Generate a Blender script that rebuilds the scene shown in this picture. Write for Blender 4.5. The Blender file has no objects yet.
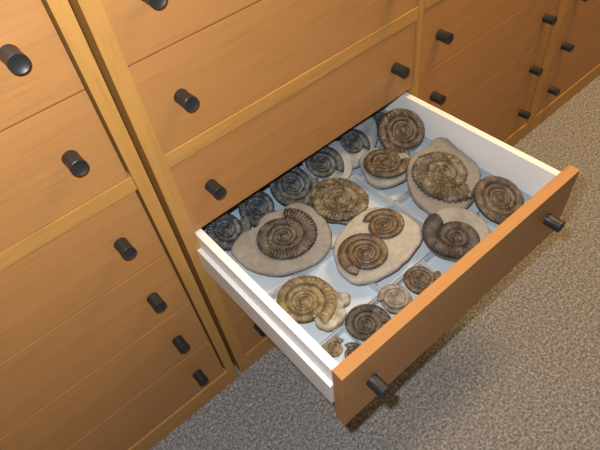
import bpy, bmesh, math, random
from math import sin, cos, pi, radians, exp, log
from mathutils import Matrix, Vector, Euler, noise
C = bpy.context.scene.collection
sc = bpy.context.scene

# ------------------------------------------------------------ camera, light, exposure
cd = bpy.data.cameras.new('camera'); cam = bpy.data.objects.new('camera', cd); C.objects.link(cam)
CAM = Vector((-0.2657, -0.8736, 1.7157)); ROT = Euler((0.7112, 0.1082, -0.7083))
cam.location = CAM; cam.rotation_euler = ROT
cd.sensor_width = 36; cd.lens = 524.2/600*36; cd.clip_start = 0.02
sc.camera = cam
sc.view_settings.view_transform = 'Standard'; sc.view_settings.look = 'None'
sc.view_settings.exposure = 0.0; sc.view_settings.gamma = 1.0; sc.view_settings.use_curve_mapping = False

w = bpy.data.worlds.new('world'); sc.world = w; w.use_nodes = True
w.node_tree.nodes['Background'].inputs[0].default_value = (1.0, 0.86, 0.70, 1)
w.node_tree.nodes['Background'].inputs[1].default_value = 0.05

def light(name, kind, loc, energy, color, size=None, target=None):
    l = bpy.data.lights.new(name, kind); l.energy = energy; l.color = color
    o = bpy.data.objects.new(name, l); C.objects.link(o); o.location = loc
    if kind == 'AREA': l.shape = 'RECTANGLE'; l.size, l.size_y = size
    elif size: l.shadow_soft_size = size
    if target is not None:
        o.rotation_euler = (Vector(target)-Vector(loc)).to_track_quat('-Z', 'Y').to_euler()
    return o
# the camera's own flash, a hand's breadth up and left of the lens
FL = CAM + ROT.to_matrix() @ Vector((-0.055, 0.065, 0.0))
light('camera_flash', 'POINT', FL, 66.0, (0.96, 0.98, 1.0), 0.014)
# warm ceiling lamps down the aisle
light('ceiling_lamp', 'AREA', (1.5, -.42, 2.55), 34.0, (1.0, 0.66, 0.30), (0.9, 0.3), (1.5, -.6, 0))
light('ceiling_lamp', 'AREA', (3.3, -.36, 2.55), 44.0, (1.0, 0.66, 0.30), (0.9, 0.25), (3.3, -.6, 0))

# ------------------------------------------------------------ materials
def mat(name, base=(.8,.8,.8), rough=.5, metal=0.0, spec=.5):
    m = bpy.data.materials.new(name); m.use_nodes = True
    b = m.node_tree.nodes['Principled BSDF']
    b.inputs['Base Color'].default_value = (*base, 1); b.inputs['Roughness'].default_value = rough
    b.inputs['Metallic'].default_value = metal; b.inputs['Specular IOR Level'].default_value = spec
    return m, m.node_tree, b
def node(t, kind, **kw):
    n = t.nodes.new(kind)
    for k, v in kw.items():
        if k in n.inputs: n.inputs[k].default_value = v
        else: setattr(n, k, v)
    return n
def coords(t, scale, kind='Object'):
    c = t.nodes.new('ShaderNodeTexCoord'); m = t.nodes.new('ShaderNodeMapping'); m.inputs['Scale'].default_value = scale
    t.links.new(c.outputs[kind], m.inputs['Vector']); return m.outputs['Vector']
def ramp(t, fac, stops):
    r = t.nodes.new('ShaderNodeValToRGB'); e = r.color_ramp.elements
    while len(e) < len(stops): e.new(.5)
    for x, (p, c) in zip(e, stops): x.position = p; x.color = (*c, 1)
    t.links.new(fac, r.inputs['Fac']); return r.outputs['Color']
def mix(t, a, b, fac, mode='MIX'):
    m = t.nodes.new('ShaderNodeMix'); m.data_type = 'RGBA'; m.blend_type = mode
    for s, v in ((0, fac), (6, a), (7, b)):
        if hasattr(v, 'links'): t.links.new(v, m.inputs[s])
        elif isinstance(v, tuple): m.inputs[s].default_value = (*v, 1)
        else: m.inputs[s].default_value = v
    return m.outputs[2]
def bump(t, b, h, strength, dist):
    n = node(t, 'ShaderNodeBump', Strength=strength, Distance=dist)
    t.links.new(h, n.inputs['Height']); t.links.new(n.outputs['Normal'], b.inputs['Normal'])

def wood(name, c0, c1, scale, rough=.48):
    m, t, b = mat(name, rough=rough, spec=.6)
    v = coords(t, scale)
    n = node(t, 'ShaderNodeTexNoise', Scale=1.0, Detail=5.0, Roughness=.6); t.links.new(v, n.inputs['Vector'])
    v2 = coords(t, tuple(s*.22 for s in scale))
    n2 = node(t, 'ShaderNodeTexNoise', Scale=1.0, Detail=2.0); t.links.new(v2, n2.inputs['Vector'])
    col = ramp(t, n.outputs['Fac'], [(.2, c0), (.8, c1)])
    col2 = ramp(t, n2.outputs['Fac'], [(.35, (.94, .94, .94)), (.65, (1.0, 1.0, 1.0))])
    # little darker flecks of beech
    v3 = coords(t, tuple(s*3.2 for s in scale))
    n3 = node(t, 'ShaderNodeTexNoise', Scale=1.0, Detail=1.0); t.links.new(v3, n3.inputs['Vector'])
    fl = ramp(t, n3.outputs['Fac'], [(.33, (.86, .83, .80)), (.42, (1, 1, 1))])
    c = mix(t, col, col2, 1.0, 'MULTIPLY'); c = mix(t, c, fl, .6, 'MULTIPLY')
    t.links.new(c, b.inputs['Base Color'])
    return m
FRONT = wood('beech_front', (.415, .186, .054), (.495, .233, .075), (2.0, 40, 90))
POST = wood('beech_post', (.46, .222, .050), (.56, .290, .075), (60, 60, 4))
RAIL = wood('beech_rail', (.46, .222, .050), (.56, .290, .075), (4, 60, 60))
DARKIN, _, _ = mat('cabinet_inside', (.20, .11, .05), .7)
WHITE, _, _ = mat('white_laminate', (.88, .87, .86), .38)
RUNNER, _, _ = mat('runner_enamel', (.78, .76, .74), .3)
LINER, t, b = mat('pale_blue_liner', (.38, .50, .60), .5)
TRAY, t, b = mat('tray_plastic', (.56, .62, .67), .3)
b.inputs['Transmission Weight'].default_value = .08
KNOB, t, b = mat('knob_black', (.020, .020, .021), .42, 0.0, .6)
SCREW, _, _ = mat('screw_steel', (.6, .6, .6), .3, 1.0)

def carpet():
    m, t, b = mat('loop_carpet', rough=.95, spec=.1)
    v = coords(t, (1, 1, 1))
    n1 = node(t, 'ShaderNodeTexNoise', Scale=120.0, Detail=3.0, Roughness=.7); t.links.new(v, n1.inputs['Vector'])
    n2 = node(t, 'ShaderNodeTexNoise', Scale=60.0, Detail=3.0, Roughness=.7); t.links.new(v, n2.inputs['Vector'])
    a = ramp(t, n1.outputs['Fac'], [(.33, (.165, .165, .170)), (.5, (.315, .305, .30)), (.68, (.53, .505, .48))])
    c = ramp(t, n2.outputs['Fac'], [(.35, (.78, .78, .80)), (.65, (1.12, 1.10, 1.06))])
    t.links.new(mix(t, a, c, 1.0, 'MULTIPLY'), b.inputs['Base Color'])
    vo = node(t, 'ShaderNodeTexVoronoi', Scale=170.0); t.links.new(v, vo.inputs['Vector'])
    bump(t, b, vo.outputs['Distance'], .8, -.006)
    return m
CARPET = carpet()
PLASTER, _, _ = mat('plaster', (.62, .58, .52), .9)

def rock(name, c0, c1, c2, scale=22, rough=.75, spec=.3, bs=.5, speck=None, bd=.004, lo=.72):
    m, t, b = mat(name, rough=rough, spec=spec)
    v = coords(t, (1, 1, 1))
    n = node(t, 'ShaderNodeTexNoise', Scale=float(scale), Detail=6.0, Roughness=.65); t.links.new(v, n.inputs['Vector'])
    n2 = node(t, 'ShaderNodeTexNoise', Scale=float(scale*6), Detail=4.0, Roughness=.7); t.links.new(v, n2.inputs['Vector'])
    c = ramp(t, n.outputs['Fac'], [(.34, c0), (.5, c1), (.66, c2)])
    g = ramp(t, n2.outputs['Fac'], [(.35, (lo, lo, lo)), (.6, (1.08, 1.08, 1.08))])
    c = mix(t, c, g, 1.0, 'MULTIPLY')
    if speck:
        n3 = node(t, 'ShaderNodeTexNoise', Scale=float(scale*4), Detail=5.0, Roughness=.75); t.links.new(v, n3.inputs['Vector'])
        f = ramp(t, n3.outputs['Fac'], [(speck[1], (0, 0, 0)), (speck[1]+.06, (1, 1, 1))])
        c = mix(t, c, speck[0], f)
    t.links.new(c, b.inputs['Base Color'])
    bump(t, b, n2.outputs['Fac'], bs, bd)
    return m
SLAB = rock('grey_brown_rock', (.195, .184, .168), (.228, .215, .196), (.27, .255, .232), 14, .8, .25, .35, lo=.9)
SLABG = rock('grey_rock', (.215, .215, .210), (.26, .258, .252), (.31, .306, .298), 14, .8, .25, .35, lo=.9)
SLABP = rock('pale_tan_rock', (.30, .275, .24), (.35, .322, .282), (.41, .38, .335), 14, .8, .25, .3, lo=.9)
SLAB_SHADED = rock('grey_rock_shade_tint', (.20, .22, .23), (.28, .30, .31), (.36, .37, .37), 18, .8, .25, .4, lo=.9)  # rear row rock, grey with the bluish shadow cast mixed into its colour
CHUNK = rock('crystalline_rock', (.22, .19, .13), (.38, .34, .27), (.58, .54, .46), 45, .5, .5, .8)
BROWN = rock('brown_shell', (.026, .019, .013), (.075, .054, .036), (.20, .15, .10), 50, .30, .6, .6, ((.48, .40, .29), .62))
DBROWN = rock('dark_brown_shell', (.022, .017, .013), (.062, .048, .036), (.16, .125, .09), 46, .30, .6, .6, ((.45, .38, .28), .63))
RED = rock('red_brown_shell', (.042, .026, .017), (.095, .063, .041), (.19, .137, .088), 34, .30, .6, .4, ((.40, .30, .18), .66))
GOLD = rock('golden_shell', (.065, .045, .018), (.17, .125, .058), (.32, .25, .14), 40, .32, .6, .6, ((.58, .50, .34), .62))
DARK_SHADED = rock('dark_shell_shade_tint', (.012, .014, .016), (.040, .045, .050), (.15, .16, .17), 50, .34, .6, .6, ((.36, .37, .37), .66))  # dark rear row shells; blue tint paints in the missing warm light
GREY = rock('grey_shell', (.10, .085, .065), (.22, .185, .15), (.36, .32, .27), 40, .45, .5, .6, ((.5, .45, .38), .64))
OLIVE = rock('olive_gold_shell', (.036, .028, .017), (.110, .088, .055), (.28, .235, .155), 36, .28, .6, .8, ((.60, .52, .36), .60))

# ------------------------------------------------------------ mesh helpers
def obj(name, bm, m, parent=None, smooth=False):
    bmesh.ops.recalc_face_normals(bm, faces=bm.faces)
    me = bpy.data.meshes.new(name); bm.to_mesh(me); bm.free(); me.materials.append(m)
    if smooth:
        for p in me.polygons: p.use_smooth = True
    o = bpy.data.objects.new(name, me); C.objects.link(o)
    if parent: o.parent = parent
    return o
def box(bm, x0, x1, y0, y1, z0, z1, bev=0.0):
    r = bmesh.ops.create_cube(bm, size=1.0); vs = r['verts']
    for v in vs: v.co = Vector(((x0+x1)/2+v.co.x*(x1-x0), (y0+y1)/2+v.co.y*(y1-y0), (z0+z1)/2+v.co.z*(z1-z0)))
    if bev:
        es = {e for v in vs for e in v.link_edges}
        bmesh.ops.bevel(bm, geom=list(es), offset=bev, segments=2, affect='EDGES', profile=.6)
def boxes(*bs, bev=0.0):
    bm = bmesh.new()
    for b in bs: box(bm, *b, bev=bev)
    return bm
def empty(name, loc=(0,0,0)):
    o = bpy.data.objects.new(name, None); C.objects.link(o); o.location = loc; o.empty_display_size = .05
    return o
def tag(o, label, cat, group=None):
    o['label'] = label; o['category'] = cat
    if group: o['group'] = group
def struct(name, bm, m):
    o = obj(name, bm, m); o['kind'] = 'structure'; return o
def lathe(bm, prof, M, seg=28):
    rings = []
    for r, h in prof:
        rings.append([bm.verts.new(M @ Vector((r*cos(2*pi*i/seg), r*sin(2*pi*i/seg), h))) for i in range(seg)])
    for a, b in zip(rings, rings[1:]):
        for i in range(seg): bm.faces.new((a[i], a[(i+1) % seg], b[(i+1) % seg], b[i]))
    bm.faces.new(rings[0]); bm.faces.new(rings[-1])

# ------------------------------------------------------------ setting
struct('floor', boxes((-3, 7, -4, .78, -.05, 0)), CARPET)
struct('wall_back', boxes((-3, 7, .78, .84, 0, 2.7)), PLASTER)

# ------------------------------------------------------------ cabinets
ZP, H, RAILH, H2 = .0854, .2202, .0375, .2144
Z4T = ZP+3*H; ZR = ZP+4*H; ZRT = ZR+RAILH; DEP = .72; W = .80; GA = .006; REC = .0045
KX, KL, KR = .080, .041, .0168
def knob_bm():
    bm = bmesh.new()
    M = Matrix.Rotation(pi/2, 4, 'X')            # axis along -y
    lathe(bm, [(KR*.97, 0), (KR*.98, .003), (KR*.95, .006), (KR*.94, .016), (KR*.95, .026), (KR*.99, KL-.004), (KR*.99, KL-.0008),
               (KR*.93, KL), (KR*.80, KL-.0012), (KR*.45, KL-.0032), (KR*.1, KL-.0036)], M)
    return bm
knob_me = None
def add_knob(parent, x, y, z):
    global knob_me
    if knob_me is None:
        o = obj('knob', knob_bm(), KNOB, parent, True); knob_me = o.data
        o.data.set_sharp_from_angle(angle=radians(40))
    else:
        o = bpy.data.objects.new('knob', knob_me); C.objects.link(o); o.parent = parent
    o.location = (x, y, z)
def cabinet(label, loc, rotz, lw, rw, skip_open=False):
    """local x=0 is the left edge of the opening, y=0 the face of the frame"""
    t = empty('drawer_cabinet', loc); t.rotation_euler.z = rotz
    tag(t, label, 'cabinet', 'wooden drawer cabinets in a row')
    O = W+GA; top = ZRT+3*H2
    for a, b in ((-lw, 0), (O, O+rw)):
        obj('side_panel', boxes((a, b, 0, DEP, ZP, top), bev=.0007), POST, t)
    obj('plinth', boxes((-lw, O+rw, 0, .02, .0, ZP), (-lw, -lw+.02, .021, DEP, 0, ZP), (O+rw-.02, O+rw, .021, DEP, 0, ZP), bev=.0012), RAIL, t)
    obj('rail', boxes((.0004, O-.0004, 0.001, .05, ZR, ZRT), bev=.002), RAIL, t)
    obj('top', boxes((-lw, O+rw, -.01, DEP, top, top+.03), bev=.002), RAIL, t)
    obj('back_panel', boxes((.001, O-.001, DEP-.012, DEP-.001, ZP+.013, top-.001)), DARKIN, t)
    obj('bottom_panel', boxes((.001, O-.001, .021, DEP-.013, ZP-.012, ZP)), DARKIN, t)
    zs = [(ZP+i*H, ZP+(i+1)*H) for i in range(4)] + [(ZRT+i*H2, ZRT+(i+1)*H2) for i in range(3)]
    for i, (a, b) in enumerate(zs):
        if skip_open and i == 2: continue
        d = obj('drawer', boxes((.0005, W, 0, .022, a+.0012, b-.0018), bev=.0012), FRONT, t)
        d.location = (0, REC, 0)
        add_knob(d, KX, 0, (a+b)/2); add_knob(d, W-KX, 0, (a+b)/2)
    return t
cab = cabinet('wooden drawer cabinet with the white drawer of fossils pulled out of it', (0, 0, 0), 0, .0359, .0193, True)
cabinet('closed wooden drawer cabinet at the left edge, all its drawers shut', (-.8868-.0359-.009+.0449, -.004, 0), 0, .0359, .0300)
r = .006
cc = Vector((.8532, .0190, 0))
cabinet('shut wooden drawer cabinet just right of the one with the open drawer', cc, r, .0220, .0190)
cabinet('farthest wooden drawer cabinet, at the upper right corner beside the carpet', cc+Matrix.Rotation(r, 3, 'Z') @ Vector((W+.059+.006, 0, 0)), r, .0380, .0300)

# ------------------------------------------------------------ the open drawer
PULL = .5335; DROP = .0259
MD = Matrix.Translation((0, 0, .7418)) @ Matrix.Rotation(DROP, 4, 'Y')
FZ = -.135                                   # inner floor
dr = obj('drawer', boxes((.0, .020, -PULL+.030, .16, -.148, 0), (.780, .800, -PULL+.030, .16, -.148, 0),
                         (.0205, .7795, .14, .16, -.148, -.001), (.0205, .7795, -PULL+.030, -PULL+.042, -.148, -.045)), WHITE, cab)
dr.matrix_local = MD
dr['label'] = 'white drawer pulled out and filled with fossils'
obj('drawer_bottom', boxes((.0205, .7795, -PULL+.0425, .1395, FZ-.010, FZ)), LINER, dr)
for s in (0, 1):
    x0, x1 = ((-.0120, -.0003), (.8003, .8120))[s]
    obj('runner', boxes((x0, x1, -PULL+.031, .16, -.133, -.0520), bev=.0008), RUNNER, dr)
df = obj('drawer_front', boxes((-.0055, .8175, -PULL, -PULL+.0295, -.208, .0190), bev=.0012), FRONT, dr)
for z in (-.048, -.085):
    bm = bmesh.new()
    lathe(bm, [(.0032, 0), (.0032, .0007), (.002, .0011), (.0004, .0011)], Matrix.Translation((-.0 if z > -.06 else -.0121, -PULL+.048, z)) @ Matrix.Rotation(-pi/2, 4, 'Y'), 12)
    obj('screw', bm, SCREW, dr)
add_knob(dr, KX-.003, -PULL, -.0945+.0); add_knob(dr, W-KX, -PULL, -.0885)

def put(o, x, y, z, tilt=0.0, head=0.0, side=0.0):
    """stands the thing in the drawer, whose floor leans a touch to the right"""
    o.matrix_world = MD @ Matrix.Translation((x, y, z)) @ Matrix.Rotation(side, 4, 'Y') @ Matrix.Rotation(tilt, 4, 'X') @ Matrix.Rotation(head, 4, 'Z')

# plastic trays
RIM = -.103
def tray(x0, x1, y0, y1, label):
    g = .0004; t_ = .0024; x0 += g; x1 -= g; y0 += g; y1 -= g
    hx, hy = (x1-x0)/2, (y1-y0)/2; h = RIM-FZ
    bm = boxes((-hx, hx, -hy, hy, .0005, .0022), (-hx, -hx+t_, -hy, hy, .0022, h), (hx-t_, hx, -hy, hy, .0022, h),
               (-hx+t_, hx-t_, -hy, -hy+t_, .0022, h), (-hx+t_, hx-t_, hy-t_, hy, .0022, h))
    # rolled rim
    q = .0012
    for a in ((-hx, -hx+t_+q, -hy, hy), (hx-t_-q, hx, -hy, hy), (-hx, hx, -hy, -hy+t_+q), (-hx, hx, hy-t_-q, hy)):
        box(bm, *a, h-.0015, h)
    o = obj('plastic_tray', bm, TRAY); put(o, (x0+x1)/2, (y0+y1)/2, FZ)
    tag(o, label, 'tray', 'shallow plastic trays lining the drawer')
T = [
 (.0215, .130, -.490, -.392, 'small pale plastic tray in the front left corner, holding two tiny rough ammonites'),
 (.130, .265, -.490, -.392, 'small pale tray under the dark ribbed ammonite along the drawer front'),
 (.265, .397, -.490, -.392, 'small pale tray under the light grey and smooth brown ammonites by the drawer front'),
 (.397, .504, -.490, -.392, 'small pale tray under the round grey slab with the coarse ribbed ammonite'),
 (.504, .640, -.490, -.392, 'small pale tray between the round grey slab and the right front ammonite'),
 (.640, .7785, -.490, -.392, 'small pale tray in the front right corner under a bare brown ammonite'),
 (.0215, .265, -.392, -.205, 'pale tray by the left wall under the golden ammonite with a broken end'),
 (.265, .504, -.392, -.205, 'pale tray under the tan slab that carries two ammonites'),
 (.504, .7785, -.392, -.205, 'pale tray under the large rough edged slab near the right wall'),
 (.0215, .265, -.205, -.046, 'pale tray under the big oval slab near the left wall'),
 (.265, .504, -.205, -.046, 'pale tray under the lumpy golden brown ammonite at the middle'),
 (.504, .7785, -.205, -.046, 'pale tray under the glossy brown ammonite towards the right rear'),
]
for a in T: tray(*a)

# ------------------------------------------------------------ fossils
def spiral(R, whorls=4.6, ribs=46, amp=.10, E=1.62, flat=.62, ap=0.0, hand=-1, sq=1.0, rough=.03, seed=0, z0=0.0, ovl=1.07, double=0, taper=0):
    """coiled shell: tube swept inward from the aperture, each whorl touching the next"""
    bm = bmesh.new(); k = log(E)/(2*pi); per = max(150, ribs*5); n = int(whorls*per); K = 16
    prev = None; first = None
    for i in range(n+1):
        th = 2*pi*i/per; ro = R*exp(-k*th); ri = R*exp(-k*(th+2*pi))
        a = (ro-ri)/2*ovl; c = ro-(ro-ri)/2; h = a*flat*1.12
        ph = ribs*(th/(2*pi)) ; s = abs(sin(pi*ph))
        rb = 1+amp*1.8*(s**.8-.6)*(1 if a > .0016 else .3)
        ang = ap + hand*th; ce = Vector((c*cos(ang), c*sin(ang)*sq, 0)); e = Vector((cos(ang), sin(ang)*sq, 0))
        # ribs lean forward towards the outside
        if taper and i < taper: f = (i/taper)**.5; a *= .62+.38*f; h *= .6+.4*f
        ring = []
        for j in range(K):
            u = 2*pi*j/K; cu, su = cos(u), sin(u)
            rr = rb if su > -.5 else 1.0
            if double: rr *= 1+.0*cu
            p = ce+e*(a*cu*rr)+Vector((0, 0, h*(abs(su)**.72)*(1 if su > 0 else -1)*rr))
            nv = noise.noise(Vector((p.x*60+seed*7.3, p.y*60, p.z*60)))*rough*a
            p = p+Vector((0, 0, nv))+e*nv*.5
            if p.z < z0: p.z = z0
            ring.append(bm.verts.new(p))
        if prev:
            for j in range(K): bm.faces.new((prev[j], prev[(j+1) % K], ring[(j+1) % K], ring[j]))
        else: first = ring
        prev = ring
    bm.faces.new(first); bm.faces.new(prev)
    r_in = R*exp(-k*2*pi*whorls)*1.15
    bmesh.ops.create_uvsphere(bm, u_segments=12, v_segments=8, radius=r_in, matrix=Matrix.Scale(.6, 4, (0, 0, 1)))
    return bm
def slab_bm(pts, th, seed=0, dome=.03, rough=.0022, grow=1.0):
    """rock slab with a chipped rounded edge, thickness th, base at z=0"""
    N = len(pts); P = []
    S = 5
    for i in range(N):                                    # catmull-rom the outline
        p0, p1, p2, p3 = (Vector(pts[(i+d) % N]) for d in (-1, 0, 1, 2))
        for s in range(S):
            t = s/S
            P.append(.5*((2*p1)+(-p0+p2)*t+(2*p0-5*p1+4*p2-p3)*t*t+(-p0+3*p1-3*p2+p3)*t**3)*grow)
    M = len(P); bm = bmesh.new(); rings = []
    prof = [(.90, 0), (.965, .10*th), (.995, .38*th), (1.0, .62*th), (.985, .86*th), (.955, .98*th), (.90, th), (.78, th*(1+dome*.5)), (.6, th*(1+dome)), (.4, th*(1+dome)), (.2, th*(1+dome))]
    for q, (s, z) in enumerate(prof):
        ring = []
        for p in P:
            v = Vector((p.x*s, p.y*s, z))
            if q: 
                nn = noise.noise(Vector((v.x*28+seed*5.1, v.y*28, z*20)))+.5*noise.noise(Vector((v.x*90+seed*5.1, v.y*90, z*60)))
                v += Vector((p.x, p.y, 0)).normalized()*nn*rough*(1.2 if q < 6 else 0)
                if q > 4: v.z += nn*rough*.8
            ring.append(bm.verts.new(v))
        if rings:
            a = rings[-1]
            for i in range(M): bm.faces.new((a[i], a[(i+1) % M], ring[(i+1) % M], ring[i]))
        rings.append(ring)
    bm.faces.new(rings[0])
    c = bm.verts.new((0, 0, th*(1+dome)))
    a = rings[-1]
    for i in range(M): bm.faces.new((a[i], a[(i+1) % M], c))
    return bm
def ell(rx, ry, n=14, seed=1, j=.05):
    rnd = random.Random(seed)
    return [(rx*cos(2*pi*i/n)*(1+rnd.uniform(-j, j)), ry*sin(2*pi*i/n)*(1+rnd.uniform(-j, j))) for i in range(n)]

def fossil(label, pos, z, tilt=0, slab=None, shells=(), group='ammonite fossils laid out in the open drawer', side=0.0):
    """slab = (outline, thickness, material, seed); shells = [(dx, dy, dz, material, spiral kwargs, child label)]"""
    x, y = pos; z += sin(tilt)*.045
    for q in shells: q[4]['R'] *= 1.14
    t = empty('ammonite_fossil')
    if slab:
        pts, th, m, sd = slab[:4]
        obj('rock_matrix', slab_bm(pts, th, sd, **(slab[4] if len(slab) > 4 else {})), m, t, True)
    for s in shells:
        dx, dy, dz, m, kw = s[:5]
        o = obj('shell', spiral(**kw), m, t, True); o.location = (dx, dy, dz+.006*(slab is not None))
        if len(s) > 5: o['label'] = s[5]
    put(t, x, y, z, tilt, 0, side)
    tag(t, label, 'fossil', group)
    return t
R0 = RIM+.0006
OUT = {
'F1': ((0.187, -0.111), [(-0.124, 0.082), (-0.074, 0.106), (-0.026, 0.098), (0.001, 0.114), (0.033, 0.113), (0.069, 0.099), (0.097, 0.098), (0.122, 0.079), (0.134, 0.033), (0.125, -0.026), (0.097, -0.078), (0.058, -0.107), (0.010, -0.114), (-0.039, -0.101), (-0.085, -0.076), (-0.114, -0.040), (-0.133, 0.003), (-0.134, 0.050)]),
'F3': ((0.347, -0.277), [(-0.073, 0.073), (-0.037, 0.088), (0.007, 0.098), (0.046, 0.100), (0.085, 0.089), (0.109, 0.063), (0.126, 0.027), (0.132, -0.007), (0.128, -0.037), (0.118, -0.062), (0.095, -0.082), (0.035, -0.096), (-0.032, -0.100), (-0.093, -0.085), (-0.128, -0.057), (-0.132, -0.013), (-0.109, 0.035)]),
'F9': ((0.514, -0.401), [(-0.071, 0.041), (-0.017, 0.079), (0.045, 0.085), (0.091, 0.059), (0.113, 0.024), (0.103, -0.026), (0.061, -0.063), (-0.009, -0.085), (-0.072, -0.080), (-0.113, -0.061), (-0.104, -0.010)]),
'F11': ((0.658, -0.246), [(-0.084, 0.070), (-0.039, 0.103), (0.004, 0.117), (0.055, 0.108), (0.104, 0.118), (0.120, 0.092), (0.118, 0.049), (0.117, -0.006), (0.105, -0.047), (0.044, -0.097), (-0.021, -0.118), (-0.072, -0.115), (-0.119, -0.103), (-0.134, -0.068), (-0.131, -0.001), (-0.109, 0.043)]),
'F12': ((0.583, -0.094), [(-0.042, 0.065), (-0.006, 0.080), (0.053, 0.070), (0.082, 0.039), (0.081, -0.014), (0.055, -0.057), (0.025, -0.080), (-0.024, -0.078), (-0.059, -0.064), (-0.078, -0.046), (-0.082, -0.008)]),
'F15': ((0.618, 0.064), [(0.083, 0.063), (0.108, 0.044), (0.076, -0.013), (0.015, -0.064), (-0.053, -0.080), (-0.108, -0.068), (-0.069, -0.010), (-0.034, 0.045), (0.031, 0.080)]),
'F16': ((0.479, 0.060), [(0.103, 0.060), (0.089, 0.008), (0.026, -0.052), (-0.041, -0.082), (-0.086, -0.074), (-0.103, -0.062), (-0.088, -0.011), (-0.029, 0.057), (0.046, 0.082)]),
'F14': ((0.734, 0.052), [(0.086, 0.059), (0.065, 0.008), (-0.002, -0.043), (-0.057, -0.061), (-0.086, -0.047), (-0.073, 0.004), (-0.006, 0.061)]),
'F2': ((0.380, -0.113), [(-0.068, 0.067), (-0.026, 0.098), (0.026, 0.104), (0.070, 0.083), (0.089, 0.044), (0.094, -0.008), (0.080, -0.056), (0.047, -0.077), (0.008, -0.070), (-0.013, -0.099), (-0.044, -0.104), (-0.068, -0.064), (-0.094, -0.029), (-0.091, 0.020)]),
'chunk': ((0.115, -0.336), [(0.007, 0.034), (0.034, 0.043), (0.041, 0.021), (0.058, 0.001), (0.038, -0.016), (0.021, -0.015), (0.002, -0.038), (-0.031, -0.043), (-0.056, -0.030), (-0.058, 0.000), (-0.033, 0.025)]),
}
def P(k): return OUT[k][0]
def O(k): return OUT[k][1]
def at(k, x, y): return (x-OUT[k][0][0], y-OUT[k][0][1])

# front rows
fossil('big oval grey brown slab with a dark coiled ammonite, near the left wall', P('F1'), R0, 0, (O('F1'), .020, SLAB, 1, dict(grow=.975)),
       [(*at('F1', .190, -.100), .017, DBROWN, dict(R=.087, E=1.60, whorls=5.2, ribs=50, amp=.13, flat=.70, ap=radians(50), hand=-1, seed=1, rough=.08, taper=16))])
fossil('lumpy golden brown ribbed ammonite lying behind the tan two-shell slab', (.391, -.098), R0, 0, (O('F2'), .013, OLIVE, 2, dict(rough=.004, grow=.87)),
       [(-.005, -.002, .011, OLIVE, dict(R=.076, E=1.55, whorls=5, ribs=40, amp=.13, flat=.60, ap=radians(-60), hand=-1, seed=2, rough=.12))])
fossil('tan slab carrying two reddish brown ammonites, in the middle of the drawer', P('F3'), R0, 0, (O('F3'), .022, SLABP, 3, dict(grow=.985)),
       [(*at('F3', .300, -.293), .020, RED, dict(R=.066, E=1.50, whorls=5.2, ribs=40, amp=.035, flat=.78, ap=radians(-150), hand=-1, seed=3, taper=10)),
        (*at('F3', .402, -.262), .020, RED, dict(R=.057, E=1.55, whorls=5, ribs=36, amp=.03, flat=.7, ap=radians(120), hand=-1, seed=4, sq=.92, taper=14))])
t = fossil('golden ammonite with pale broken crystalline end, by the left drawer wall', (.098, -.287), R0, 0, None,
       [(0, 0, .014, GOLD, dict(R=.074, E=1.52, whorls=5, ribs=34, amp=.05, flat=.80, ap=radians(-95), hand=1, seed=5, rough=.10))])
k = obj('broken_rock', slab_bm(O('chunk'), .018, 8, rough=.006), CHUNK, t, True); k.location = (.040, -.060, 0); k['label'] = 'pale crystalline broken rock'
fossil('dark brown finely ribbed bare ammonite beside the drawer front, left of a light grey one', (.166, -.428), FZ+.0028, 0, None,
       [(0, 0, .030, DBROWN, dict(R=.052, E=1.62, whorls=4.8, ribs=58, amp=.12, flat=1.0, ap=radians(-40), hand=1, seed=6))])
fossil('light grey ammonite between a dark ribbed and a smooth brown one, by the drawer front', (.258, -.434), R0+.010, 0, (ell(.036, .037, seed=4), .008, GREY, 5),
       [(0, 0, .006, GREY, dict(R=.037, E=1.55, whorls=4.8, ribs=44, amp=.05, flat=.8, ap=radians(150), hand=-1, seed=7))])
fossil('smooth chocolate brown round ammonite nestled against the drawer front beside the grey slab', (.348, -.433), R0-.001, 0, None,
       [(0, 0, .010, BROWN, dict(R=.045, E=1.5, whorls=5, ribs=40, amp=.03, flat=.9, ap=radians(-20), hand=-1, seed=8))])
fossil('round grey slab with a dark coarse-ribbed ammonite, cut off by the drawer front', (.518, -.402), R0, radians(3), (ell(.088, .080, 18, 3, .015), .022, SLABG, 6),
       [(-.020, -.012, .018, DBROWN, dict(R=.078, E=1.95, whorls=4, ribs=56, amp=.15, flat=.80, ap=radians(75), hand=1, seed=9, taper=12))])
fossil('bare grey brown ammonite in the front right corner of the drawer', (.690, -.408), R0-.002, radians(18), None,
       [(0, 0, .014, BROWN, dict(R=.074, E=1.50, whorls=5, ribs=56, amp=.05, flat=.75, ap=radians(-120), hand=-1, seed=10, rough=.06))])
fossil('large rough edged brown slab with a big golden ammonite, near the right wall', P('F11'), R0-.004, radians(9), (O('F11'), .026, SLAB, 7, dict(rough=.004, grow=.965)),
       [(.000, .004, .022, OLIVE, dict(R=.096, E=1.80, whorls=4.4, ribs=44, amp=.14, flat=.66, ap=radians(-85), hand=-1, seed=11, rough=.16))])
fossil('glossy brown oval ammonite on a small rounded grey slab, rear right', P('F12'), R0, 0, (O('F12'), .018, SLABG, 8),
       [(.0, .004, .018, BROWN, dict(R=.067, E=1.55, whorls=5, ribs=30, amp=.02, flat=.72, ap=radians(-40), hand=-1, seed=12, sq=1.0, rough=.05))])
fossil('dark ribbed ammonite in the rear right, touching the white right wall', (.717, -.040), R0+.008, radians(28), (ell(.060, .066, seed=7), .010, SLABG, 9),
       [(-.004, 0, .012, BROWN, dict(R=.077, E=1.48, whorls=5, ribs=48, amp=.13, flat=.72, ap=radians(-125), hand=-1, seed=13))], side=radians(-14))
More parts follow.
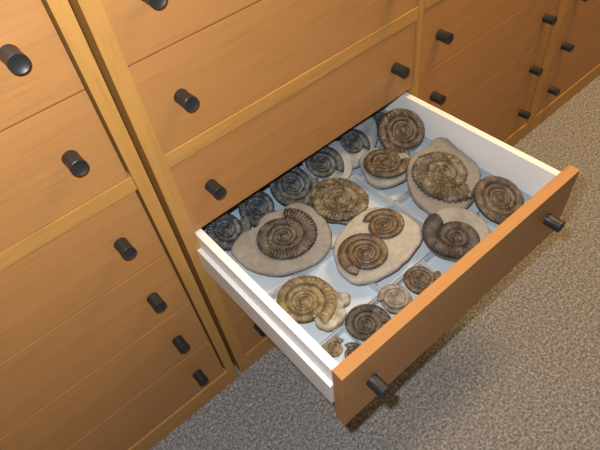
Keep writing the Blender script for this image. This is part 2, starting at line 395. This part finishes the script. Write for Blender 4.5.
# rear row, half under the cabinet
fossil('dark ammonite in the far right rear corner of the drawer', (.722, .070), R0-.022, radians(28), (ell(.058, .06, seed=9), .016, SLAB_SHADED, 10),
       [(-.004, 0, .016, DARK_SHADED, dict(R=.050, E=1.65, whorls=4.5, ribs=30, amp=.16, flat=.7, ap=radians(60), hand=1, seed=14))])
t = None
fossil('grey slab with off-centre black shell, second from right in the rear row', (.610, .040), R0-.012, radians(28), (O('F15'), .020, SLAB_SHADED, 11, dict(grow=.82)),
       [(-.034, .004, .018, DARK_SHADED, dict(R=.048, E=1.7, whorls=4.5, ribs=40, amp=.12, flat=.6, ap=radians(-60), hand=1, seed=15))])
fossil('grey slab with bold black ringed ammonite in the middle of the rear row', (.472, .040), R0-.014, radians(28), (ell(.078, .078, 16, 5, .03), .020, SLAB_SHADED, 12),
       [(-.024, .004, .018, DARK_SHADED, dict(R=.060, E=1.62, whorls=5, ribs=60, amp=.03, flat=.75, ap=radians(-60), hand=1, seed=16))])
fossil('dark round ammonite with tight pale rings, behind the lumpy golden one', (.335, .044), R0-.014, radians(28), None,
       [(0, 0, .012, DARK_SHADED, dict(R=.073, E=1.50, whorls=6, ribs=54, amp=.05, flat=.75, ap=radians(-20), hand=-1, seed=17))])
fossil('dark ammonite with white ribs on its outer rim, behind the big oval slab', (.211, .046), R0-.016, radians(28), None,
       [(0, 0, .012, DARK_SHADED, dict(R=.060, E=1.60, whorls=5, ribs=50, amp=.16, flat=.72, ap=radians(-50), hand=-1, seed=18))])
fossil('charcoal rough ammonite in the left rear corner against the white wall', (.094, .038), R0-.012, radians(28), None,
       [(0, 0, .013, DARK_SHADED, dict(R=.062, E=1.65, whorls=4.6, ribs=34, amp=.14, flat=.8, ap=radians(0), hand=-1, seed=19, rough=.1))])
# two small rough ones in the corner tray
fossil('tiny rough brown ammonite at the back of the front left corner tray', (.079, -.414), FZ+.0028, 0, None,
       [(0, 0, .008, GOLD, dict(R=.026, E=1.7, whorls=4, ribs=22, amp=.16, flat=.9, ap=radians(0), hand=1, seed=20, rough=.2))])
fossil('tiny rough dark ammonite at the front of the front left corner tray', (.100, -.455), FZ+.005, 0, None,
       [(0, 0, .008, BROWN, dict(R=.027, E=1.6, whorls=4, ribs=24, amp=.16, flat=.9, ap=radians(90), hand=-1, seed=21, rough=.2))])
